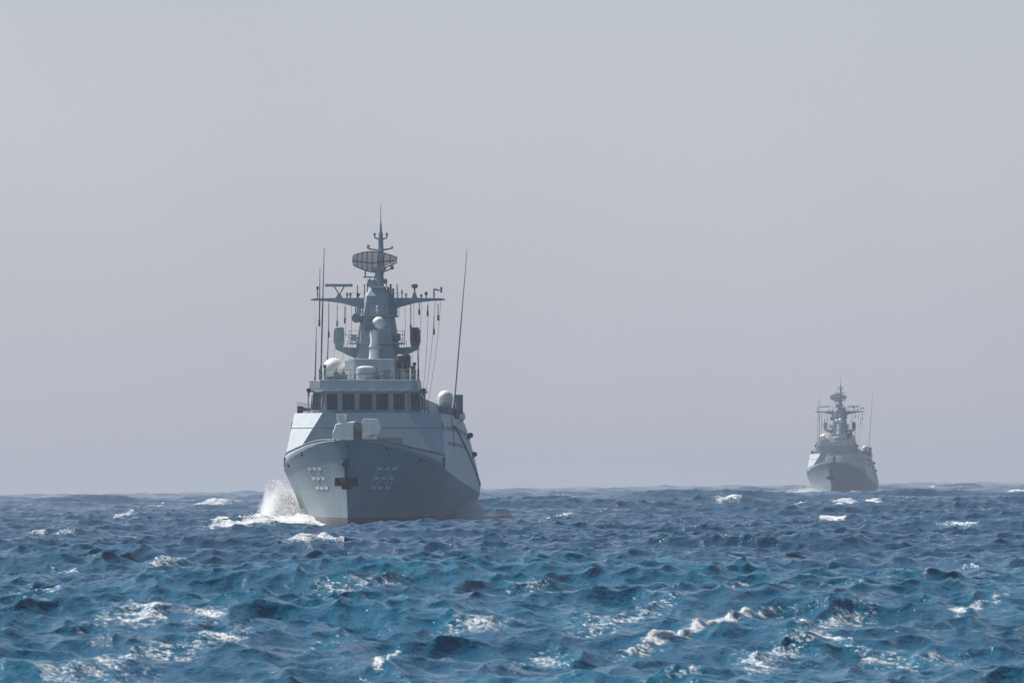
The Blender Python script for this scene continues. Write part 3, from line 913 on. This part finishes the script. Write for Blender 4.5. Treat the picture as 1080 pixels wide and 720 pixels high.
# ------------------------------------------------------------------ the sea
def fft_tile(L, N, seed, wind, wdir, lmin, lmax, hs, spread=4, chop=1.0):
    """Directional wind-sea tile: height, horizontal shift, folding."""
    g = np.random.default_rng(seed)
    k1 = 2 * np.pi * np.fft.fftfreq(N, L / N)
    kx, ky = np.meshgrid(k1, k1, indexing='ij')
    k = np.hypot(kx, ky)
    k[0, 0] = 1
    Lw = wind ** 2 / 9.81
    ph = np.exp(-1 / (k * Lw) ** 2) / k ** 4
    cosw = (kx * math.cos(wdir) + ky * math.sin(wdir)) / k
    ph *= np.where(cosw > 0, np.abs(cosw) ** spread, 0.06 * np.abs(cosw) ** 2) + 0.02
    ph *= (k < 2 * np.pi / lmin) * (k > 2 * np.pi / lmax)
    ph[0, 0] = 0
    k[0, 0] = 1e9
    h = np.sqrt(ph) * (g.normal(size=k.shape) + 1j * g.normal(size=k.shape))
    eta = np.real(np.fft.ifft2(h))
    sc = hs / 4 / eta.std()
    h *= sc
    eta *= sc
    dx = np.real(np.fft.ifft2(1j * kx / k * h)) * chop
    dy = np.real(np.fft.ifft2(1j * ky / k * h)) * chop
    jxx = np.real(np.fft.ifft2(-kx * kx / k * h)) * chop
    jyy = np.real(np.fft.ifft2(-ky * ky / k * h)) * chop
    jxy = np.real(np.fft.ifft2(-kx * ky / k * h)) * chop
    J = (1 + jxx) * (1 + jyy) - jxy ** 2
    return np.stack([dx, dy, eta, J], -1).astype(np.float32)


def sample(tile, L, x, y):
    N = tile.shape[0]
    u = (x / L * N) % N
    v = (y / L * N) % N
    i0 = u.astype(np.int32); j0 = v.astype(np.int32)
    fu = (u - i0)[:, None].astype(np.float32); fv = (v - j0)[:, None].astype(np.float32)
    i0 %= N; j0 %= N
    i1 = (i0 + 1) % N; j1 = (j0 + 1) % N
    return (tile[i0, j0] * (1 - fu) * (1 - fv) + tile[i1, j0] * fu * (1 - fv) + tile[i0, j1] * (1 - fu) * fv + tile[i1, j1] * fu * fv)


WD = R(-72)                        # the waves run towards the camera and a little left
T1 = fft_tile(331.0, 1024, 5, 8.0, WD, 16, 90, 2.0, 14, 1.0)
T3 = fft_tile(213.0, 1024, 21, 3.4, WD + .2, 0.8, 16, 0.52, 7, 1.0)
T2 = fft_tile(47.0, 512, 9, 2.0, WD + .3, 0.28, 2.4, 0.20, 3, 1.0)

# breaking crests, plus wide foam patches standing in for sun glitter: azimuth (px), height in the picture, length, weight;
# each is put on the natural wave crest nearest to that place
CRESTS_AND_GLITTER = [  # (points along the crest in the picture, weight, width factor)
    ([(545, 550), (575, 544), (612, 538)], 1.0, 1.3), ([(296, 571), (330, 564), (384, 570)], .95, 1.2),
    ([(755, 619), (800, 612), (862, 614)], .95, 1.0), ([(680, 692), (730, 672), (775, 655), (830, 641), (852, 640)], .9, 1.3),
    ([(838, 642), (880, 660), (920, 675), (965, 694)], .62, 1.6), ([(410, 699), (432, 692), (456, 686)], 1.0, 1.0),
    ([(842, 547), (898, 544)], 1.0, 1.0), ([(874, 529), (930, 527)], 1.0, 1.0), ([(978, 513), (1020, 511)], 1.0, 1.0),
    ([(85, 548), (110, 543), (140, 541)], .85, 1.2), ([(985, 602), (1012, 594), (1044, 602)], .8, 1.0), ([(55, 604), (130, 600), (210, 591)], .68, 1.2),
    ([(150, 535), (190, 530), (260, 528)], .85, 1.0), ([(215, 555), (255, 551), (300, 549)], .95, 1.6), ([(756, 526), (795, 523)], .9, 1.0),
    ([(945, 524), (975, 521)], .8, 1.0), ([(1058, 518), (1085, 516)], 1.0, 1.0), ([(1030, 645), (1085, 620)], .75, 1.6), ([(0, 626), (60, 618)], .5, 2.0),
    ([(720, 555), (760, 550)], .75, 1.0), ([(985, 553), (1035, 551)], .65, 1.0), ([(625, 537), (660, 534)], .65, 1.0), ([(30, 561), (90, 558)], .6, 1.0),
    ([(560, 618), (620, 612)], .5, 1.5), ([(860, 618), (960, 602)], .5, 1.5), ([(620, 660), (740, 630)], .55, 5.0), ([(800, 700), (900, 670)], .55, 5.0),
    ([(90, 655), (210, 632)], .5, 5.0), ([(150, 690), (300, 660)], .5, 5.0), ([(330, 620), (460, 606)], .48, 2.0), ([(480, 668), (580, 650)], .5, 2.0),
    ([(700, 712), (760, 700)], .6, 2.0), ([(940, 700), (1060, 690)], .45, 2.0), ([(60, 705), (190, 690)], .5, 5.0), ([(200, 650), (260, 640)], .5, 4.0), ([(870, 660), (960, 640)], .5, 4.0), ([(560, 700), (640, 690)], .5, 4.0), ([(330, 690), (400, 670)], .42, 2.0)]


def sea_mesh():
    # columns: fine in the middle of the view, coarse to the sides
    th = np.concatenate([np.linspace(-R(42), -R(6), 70, endpoint=False), np.linspace(-R(6), -R(4.4), 70, endpoint=False),
                         np.linspace(-R(4.4), R(4.4), 640, endpoint=False), np.linspace(R(4.4), R(6), 70, endpoint=False), np.linspace(R(6), R(42), 71)])
    rs = [30.0]
    while rs[-1] < 9000:
        r = rs[-1]
        if r < 75:
            d = .4
        elif r < 130:
            d = .085
        elif r < 260:
            d = .085 + (r - 130) * .0009
        elif r < 700:
            d = .20 + (r - 260) * .0006
        elif r < 1800:
            d = .46 + (r - 700) * .0018
        else:
            d = 2.44 + (r - 1800) * .006
        rs.append(r + d)
    r = np.array(rs)
    nr, nc = len(r), len(th)
    RR, TT = np.meshgrid(r, th, indexing='ij')
    x = (RR * np.sin(TT)).ravel(); y = (RR * np.cos(TT)).ravel(); rr = RR.ravel()
    dx = np.zeros_like(x, dtype=np.float32); dy = dx.copy(); z = dx.copy()
    Js = []
    for T, L, ang, ox, oy, w in ((T1, 331.0, .26, 40, 15, 1.0), (T3, 213.0, -.41, 7, 90, .62 + .38 * np.clip((y - 190) / 120, 0, 1)), (T2, 47.0, .64, 0, 0, np.clip((1500 - rr) / 900, 0, 1))):
        c_, s_ = math.cos(ang), math.sin(ang)
        t = sample(T, L, x * c_ + y * s_ + ox, y * c_ - x * s_ + oy)
        dx += w * (t[:, 0] * c_ - t[:, 1] * s_)
        dy += w * (t[:, 0] * s_ + t[:, 1] * c_)
        z += w * t[:, 2]
        Js.append(1 + w * (t[:, 3] - 1))
    J = Js[0] + Js[1] - 1
    foam = np.clip((0.50 - J) * 1.8, 0, .9)
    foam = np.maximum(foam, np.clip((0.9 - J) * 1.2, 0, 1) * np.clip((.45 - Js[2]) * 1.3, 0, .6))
    aer = np.clip((0.70 - J) * 1.4, 0, 1)
    # the listed crests and glitter patches
    G = z.reshape(nr, nc)
    Fo = foam.reshape(nr, nc); Ae = aer.reshape(nr, nc)
    zc_ = G - (r[:, None] ** 2) / (2 * 6371000.0)
    px_of = 540 + FPX * np.tan(th)
    for pts, wt, wide in CRESTS_AND_GLITTER:
        xs = [p[0] for p in pts]; ys = [p[1] for p in pts]
        half = (xs[-1] - xs[0]) / 2
        mid = (xs[-1] + xs[0]) / 2
        cols = np.nonzero(np.abs(px_of - mid) < half * 1.35)[0]
        rt = []
        for c in cols:
            H = 515.6 - ROLL * px_of[c]
            yy = H + (CAM_H - zc_[:, c]) * FPX / r
            front = np.minimum.accumulate(np.where(r > 60, yy, 1e6))
            vis = (yy <= front + 1e-6) & (r > 80) & (r < 3500)
            e = np.abs(yy - np.interp(px_of[c], xs, ys)) - .8 * G[:, c]
            e[~vis] = 1e9
            rt.append(r[int(np.argmin(e))])
        rt = np.array(rt)
        k_ = max(3, len(cols) // 5 | 1)          # smooth the line of the crest
        pad = np.pad(rt, k_ // 2, mode='edge')
        rt = np.array([np.median(pad[i:i + k_]) for i in range(len(rt))])
        pad = np.pad(rt, k_ // 2, mode='edge')
        rt = np.convolve(pad, np.ones(k_) / k_, 'valid')
        d = float(np.median(rt))
        hl = half / FPX * d
        dep = (.14 + .0012 * d)
        win = .4 + .002 * d
        prev = None
        for c, r0 in zip(cols, rt):
            lo, hi = np.searchsorted(r, (r0 - win, r0 + win))
            k = r[lo + int(np.argmax(G[lo:hi, c] - .3 * ((r[lo:hi] - r0) / win) ** 2))]
            prev = k if prev is None else prev + .3 * (k - prev)
            X = (px_of[c] - mid) / half
            lat = math.exp(-abs(X) ** 4)
            lo, hi = np.searchsorted(r, (prev - 9 * dep * wide, prev + 9 * dep * wide))
            Y = (r[lo:hi] - prev) / dep
            G[lo:hi, c] += lat * wt * min(.2, .07 * hl) * np.where(Y < 0, np.exp(-(Y / 1.1) ** 2), np.exp(-(Y / 2.6) ** 2)) / wide
            f = lat * wt * np.where(Y < 0, np.exp(-(Y / (wide * 2.2)) ** 2), np.exp(-(Y / (wide * 1.1)) ** 2))
            Fo[lo:hi, c] = np.maximum(Fo[lo:hi, c], f)
            Ae[lo:hi, c] = np.maximum(Ae[lo:hi, c], .9 * lat * np.exp(-(Y / 4) ** 2))
    # the two hulls: bow wave, wash along the sides
    for o, big in ((near, 1.0), (far, 1.0)):
        lx, ly = o.location.x, o.location.y
        a_ = -o.rotation_euler.z
        u = (x - lx) * math.cos(a_) - (y - ly) * math.sin(a_)     # to port
        v = (x - lx) * math.sin(a_) + (y - ly) * math.cos(a_)     # aft
        m = np.nonzero((np.abs(u) < 30) & (v > -40) & (v < 130))[0]
        U, V = u[m], v[m]
        hw = 4.9 * (1 - (1 - np.clip(V - 3.9, 0, 40) / 40) ** 2.2)
        dist = np.abs(U) - hw
        near_w = np.exp(-((np.maximum(dist, 0)) / 6) ** 2) * np.clip((V + 14) / 12, 0, 1) * np.clip((125 - V) / 30, 0, 1)
        near_w = np.maximum(near_w, .9 * np.exp(-(U / 14) ** 2) * np.exp(-((V - 0) / 28) ** 4))
        z[m] *= 1 - .5 * near_w
        star = U < 0
        # bow wave thrown out on the starboard side, thinner on the port side
        bw = np.exp(-((dist - .6) / 1.6) ** 2) * np.clip((V - 5) / 8, 0, 1) * np.clip((60 - V) / 30, 0, 1)
        z[m] += bw * np.where(star, .55, .25)
        fo = np.exp(-(np.maximum(dist, -.5) / np.where(star, 5.5, 1.1)) ** 2) * np.clip((V - 6) / 6, 0, 1) * np.clip((120 - V) / 30, 0, 1)
        fo *= np.where(star, 1.0, np.clip((V - 30) / 25, 0, .9))
        foam[m] = np.maximum(foam[m], fo)
        arm = np.exp(-((dist - (1.5 + .28 * np.clip(V - 8, 0, 60))) / 1.4) ** 2) * np.clip((V - 8) / 6, 0, 1) * np.clip((70 - V) / 30, 0, 1) * star
        foam[m] = np.maximum(foam[m], .8 * arm)
        z[m] += .35 * arm
        aer[m] = np.maximum(aer[m], fo)
    z -= rr ** 2 / (2 * 6371000.0)
    co = np.stack([x + dx, y + dy, z], -1).astype(np.float32)
    i = np.arange(nr - 1)[:, None] * nc + np.arange(nc - 1)[None, :]
    q = np.stack([i, i + 1, i + nc + 1, i + nc], -1).reshape(-1, 4).astype(np.int32)
    me = bpy.data.meshes.new('sea')
    me.vertices.add(len(co))
    me.vertices.foreach_set('co', co.ravel())
    me.loops.add(q.size)
    me.loops.foreach_set('vertex_index', q.ravel())
    me.polygons.add(len(q))
    me.polygons.foreach_set('loop_start', np.arange(0, q.size, 4, dtype=np.int32))
    me.polygons.foreach_set('use_smooth', np.ones(len(q), dtype=bool))
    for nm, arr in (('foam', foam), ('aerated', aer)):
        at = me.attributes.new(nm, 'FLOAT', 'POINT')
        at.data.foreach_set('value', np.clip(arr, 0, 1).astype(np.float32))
    me.update(calc_edges=True)
    me.validate()
    print('sea', nr, nc, len(co))
    o = bpy.data.objects.new('sea', me)
    COL.objects.link(o)
    o['kind'] = 'structure'
    return o


def sea_material():
    m, t, b = new_mat('sea_water')
    N, L = t.nodes, t.links
    geo = N.new('ShaderNodeNewGeometry')
    pos = geo.outputs['Position']

    def noise(scale, detail, mapping=None, rough=.55):
        n = N.new('ShaderNodeTexNoise')
        n.inputs['Scale'].default_value = scale
        n.inputs['Detail'].default_value = detail
        n.inputs['Roughness'].default_value = rough
        src = pos
        if mapping:
            mp = N.new('ShaderNodeMapping')
            mp.inputs['Scale'].default_value = mapping
            mp.inputs['Rotation'].default_value = (0, 0, R(18))
            L.new(pos, mp.inputs['Vector'])
            src = mp.outputs[0]
        L.new(src, n.inputs['Vector'])
        return n.outputs['Fac']

    def attr(nm):
        a = N.new('ShaderNodeAttribute')
        a.attribute_name = nm
        return a.outputs['Fac']

    def math_(op, a, b_=None, c=None, clamp=False):
        n = N.new('ShaderNodeMath')
        n.operation = op
        n.use_clamp = clamp
        for i, s in enumerate((a, b_, c)):
            if s is None:
                continue
            if isinstance(s, (int, float)):
                n.inputs[i].default_value = s
            else:
                L.new(s, n.inputs[i])
        return n.outputs[0]

    def mrange(v, a, b_, c=0.0, d=1.0):
        n = N.new('ShaderNodeMapRange')
        n.interpolation_type = 'SMOOTHSTEP'
        n.inputs['From Min'].default_value = a
        n.inputs['From Max'].default_value = b_
        n.inputs['To Min'].default_value = c
        n.inputs['To Max'].default_value = d
        L.new(v, n.inputs['Value'])
        return n.outputs[0]
    foam, aer = attr('foam'), attr('aerated')
    # water body colour: deep blue, greener where breaking has mixed in air
    # the greener colour also fills noisy patches in the band nearest the camera
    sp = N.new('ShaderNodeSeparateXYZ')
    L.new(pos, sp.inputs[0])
    near_band = mrange(math_('MULTIPLY_ADD', noise(.03, 3), 80, sp.outputs['Y']), 265, 310, 1.0, 0.0)
    patches = math_('MULTIPLY', math_('MULTIPLY_ADD', mrange(noise(.08, 3), .38, .66), .7, .4), near_band)
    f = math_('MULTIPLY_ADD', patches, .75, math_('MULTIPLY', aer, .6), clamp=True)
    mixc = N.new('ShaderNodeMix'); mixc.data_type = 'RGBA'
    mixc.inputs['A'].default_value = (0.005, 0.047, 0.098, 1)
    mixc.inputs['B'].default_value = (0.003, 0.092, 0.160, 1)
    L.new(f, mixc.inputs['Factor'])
    b.inputs['IOR'].default_value = 1.333
    b.inputs['Roughness'].default_value = 0.075
    b.inputs['Subsurface Weight'].default_value = 0.1
    b.inputs['Subsurface Radius'].default_value = (.5, 1.0, 1.15)
    b.inputs['Subsurface Scale'].default_value = 0.35
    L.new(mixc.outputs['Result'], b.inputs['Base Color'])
    # ripples
    r1 = noise(2.6, 4, (1, .6, 1))
    r2 = noise(9.0, 3)
    hgt = math_('MULTIPLY_ADD', r1, .095, math_('MULTIPLY', r2, .045))
    bp = N.new('ShaderNodeBump')
    bp.inputs['Strength'].default_value = 1.0
    bp.inputs['Distance'].default_value = 1.0
    L.new(hgt, bp.inputs['Height'])
    L.new(bp.outputs[0], b.inputs['Normal'])
    # foam broken into clots and lace
    n1 = noise(1.5, 7, (.7, 1, 1), .68)
    n2 = noise(11.0, 4)
    n = math_('MULTIPLY_ADD', math_('MULTIPLY_ADD', n1, .58, math_('MULTIPLY', n2, .42)), 1.9, -.45)
    th = math_('SUBTRACT', math_('MULTIPLY_ADD', foam, .62, n), .80)
    mask = math_('MULTIPLY', mrange(th, -.02, .24), mrange(foam, .04, .25))
    glint_flecks = math_('MULTIPLY', mrange(noise(7.5, 2), .59, .65), mrange(foam, .08, .5))  # white flecks in the foam colour double as painted sun glints
    mask = math_('MAXIMUM', mask, math_('MULTIPLY', glint_flecks, .8))
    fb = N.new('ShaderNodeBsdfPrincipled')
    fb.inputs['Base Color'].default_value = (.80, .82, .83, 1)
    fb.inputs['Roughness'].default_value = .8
    bp2 = N.new('ShaderNodeBump')
    bp2.inputs['Distance'].default_value = .25
    L.new(n, bp2.inputs['Height'])
    L.new(bp2.outputs[0], fb.inputs['Normal'])
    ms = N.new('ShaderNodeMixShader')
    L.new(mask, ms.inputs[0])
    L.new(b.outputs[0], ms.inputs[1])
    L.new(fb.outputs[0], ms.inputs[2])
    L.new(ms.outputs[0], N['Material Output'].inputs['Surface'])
    return m


sea = sea_mesh()
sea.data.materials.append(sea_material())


# ------------------------------------------------------------------ spray
M_SPRAY, _t, _b = new_mat('spray_white')
_b.inputs['Base Color'].default_value = (.94, .95, .96, 1)
_b.inputs['Roughness'].default_value = .7
_tr = _t.nodes.new('ShaderNodeBsdfTranslucent')
_tr.inputs['Color'].default_value = (.94, .95, .96, 1)
_mx = _t.nodes.new('ShaderNodeMixShader')
_mx.inputs[0].default_value = .6
_t.links.new(_b.outputs[0], _mx.inputs[1])
_t.links.new(_tr.outputs[0], _mx.inputs[2])
_t.links.new(_mx.outputs[0], _t.nodes['Material Output'].inputs['Surface'])

OCT = np.array([(1, 1, 1), (-1, -1, 1), (-1, 1, -1), (1, -1, -1)], float)
OCF = np.array([(0, 2, 1), (0, 1, 3), (0, 3, 2), (1, 2, 3)])


def droplets(name, pts, size, label):
    n = len(pts)
    sc = size[:, None, None] * rng.uniform(.6, 1.5, (n, 1, 3))
    v = pts[:, None, :] + OCT[None] * sc
    f = (OCF[None] + (np.arange(n) * 4)[:, None, None]).reshape(-1, 3)
    me = bpy.data.meshes.new(name)
    me.vertices.add(n * 4)
    me.vertices.foreach_set('co', v.astype(np.float32).ravel())
    me.loops.add(f.size)
    me.loops.foreach_set('vertex_index', f.astype(np.int32).ravel())
    me.polygons.add(len(f))
    me.polygons.foreach_set('loop_start', np.arange(0, f.size, 3, dtype=np.int32))
    me.update(calc_edges=True)
    me.materials.append(M_SPRAY)
    o = bpy.data.objects.new(name, me)
    COL.objects.link(o)
    o['kind'] = 'stuff'
    o['label'] = label
    return o


def ship_pts(root, u, v, z):
    a_ = -root.rotation_euler.z
    c, s = math.cos(a_), math.sin(a_)
    return np.stack([root.location.x + u * c + v * s, root.location.y - u * s + v * c, z], -1)


def hull_wl(V):
    return 4.9 * (1 - (1 - np.clip(V - 3.9, 0, 40) / 40) ** 2.2)


# plume thrown off the starboard bow
n = 170000
V = rng.normal(26.5, 2.6, n)
outw = np.abs(rng.normal(0, 1.0, n)) * .8 + rng.exponential(.5, n)
zz = .1 + np.abs(rng.gamma(1.5, .55, n)) * np.exp(-(outw / 2.0) ** 2) * np.exp(-((V - 26) / 8) ** 2)
U = -(hull_wl(V) + .2 + outw + .35 * zz)
keep = zz < 3.4
spray = droplets('bow_spray', ship_pts(near, U, V, zz)[keep], rng.gamma(2.0, .0055, n)[keep] + .006, 'white spray plume thrown up beside the near bow')
# the broken white wash at its foot
n = 70000
V = 20 + rng.gamma(2.0, 6.0, n)
outw = rng.exponential(2.0, n)
zz = .25 + np.abs(rng.gamma(1.2, .22, n)) * np.exp(-outw / 5)
U = -(hull_wl(V) + .1 + outw)
droplets('bow_wash', ship_pts(near, U, V, zz), rng.gamma(2.0, .007, n) + .007, 'broken white wash at the foot of the bow spray')
# thin mist low along the port quarter
n = 12000
V = rng.normal(62, 9, n)
zz = .1 + np.abs(rng.gamma(1.3, .4, n))
U = hull_wl(V) + .35 + np.abs(rng.normal(0, .35, n)) + .1 * zz
droplets('side_spray', ship_pts(near, U, V, zz), rng.gamma(2.0, .005, n) + .006, 'thin mist of spray along the near hull')
# low wash of the far ship
n = 5000
V = rng.normal(30, 12, n)
zz = .1 + np.abs(rng.gamma(1.3, .25, n))
U = -(hull_wl(V) + .3 + np.abs(rng.normal(0, 1.8, n)))
droplets('far_spray', ship_pts(far, U, V, zz), rng.gamma(2.0, .012, n) + .012, 'white wash beside the far bow')

# fine mist hanging in the spray
def mist(name, root, c, r, dens, label):
    m = MB()
    prof = [(math.cos(t), math.sin(t)) for t in np.linspace(-1.5, 1.5, 14)]
    m.lathe((0, 0, 0), prof, 20)
    o = m.build(name, M_GREY, None)
    a_ = -root.rotation_euler.z
    p = ship_pts(root, np.array([c[0]]), np.array([c[1]]), np.array([c[2]]))[0]
    o.location = p
    o.scale = r
    o.rotation_euler = (0, 0, -a_)
    o['kind'] = 'stuff'
    o['label'] = label
    mm = bpy.data.materials.new(name + '_air')
    mm.use_nodes = True
    N, L = mm.node_tree.nodes, mm.node_tree.links
    N.clear()
    ou = N.new('ShaderNodeOutputMaterial')
    pv = N.new('ShaderNodeVolumePrincipled')
    pv.inputs['Color'].default_value = (.97, .97, .98, 1)
    pv.inputs['Anisotropy'].default_value = 0.1
    co = N.new('ShaderNodeTexCoord')
    ln = N.new('ShaderNodeVectorMath'); ln.operation = 'LENGTH'
    L.new(co.outputs['Object'], ln.inputs[0])
    ns = N.new('ShaderNodeTexNoise')
    ns.inputs['Scale'].default_value = 2.6
    ns.inputs['Detail'].default_value = 5
    L.new(co.outputs['Object'], ns.inputs['Vector'])
    ad = N.new('ShaderNodeMath'); ad.operation = 'MULTIPLY_ADD'
    L.new(ns.outputs['Fac'], ad.inputs[0]); ad.inputs[1].default_value = 1.5
    L.new(ln.outputs['Value'], ad.inputs[2])
    mr = N.new('ShaderNodeMapRange')
    mr.inputs['From Min'].default_value = 1.6
    mr.inputs['From Max'].default_value = .95
    mr.inputs['To Max'].default_value = dens
    L.new(ad.outputs[0], mr.inputs['Value'])
    L.new(mr.outputs[0], pv.inputs['Density'])
    L.new(pv.outputs[0], ou.inputs['Volume'])
    o.data.materials.clear()
    o.data.materials.append(mm)
    return o


mist('bow_mist', near, (-6.0, 27, .8), (1.9, 5.5, 2.7), 1.3, 'soft white mist of the spray beside the near bow')
mist('side_mist', near, (6.0, 62, .6), (1.3, 13, 1.5), .22, 'low mist along the near hull towards its stern')

# ------------------------------------------------------------------ haze
hz = MB().box((0, 19000, 9.0), (36000, 40000, 42)).build('haze', M_GREY)
hz['kind'] = 'stuff'
hz.data.materials.clear()
hm = bpy.data.materials.new('haze_air')
hm.use_nodes = True
hm.node_tree.nodes.clear()
ho = hm.node_tree.nodes.new('ShaderNodeOutputMaterial')
hv = hm.node_tree.nodes.new('ShaderNodeVolumePrincipled')
hv.inputs['Color'].default_value = (.50, .525, .595, 1)
hv.inputs['Density'].default_value = 0.00021
hv.inputs['Anisotropy'].default_value = 0.2
hm.node_tree.links.new(hv.outputs[0], ho.inputs['Volume'])
hz.data.materials.append(hm)
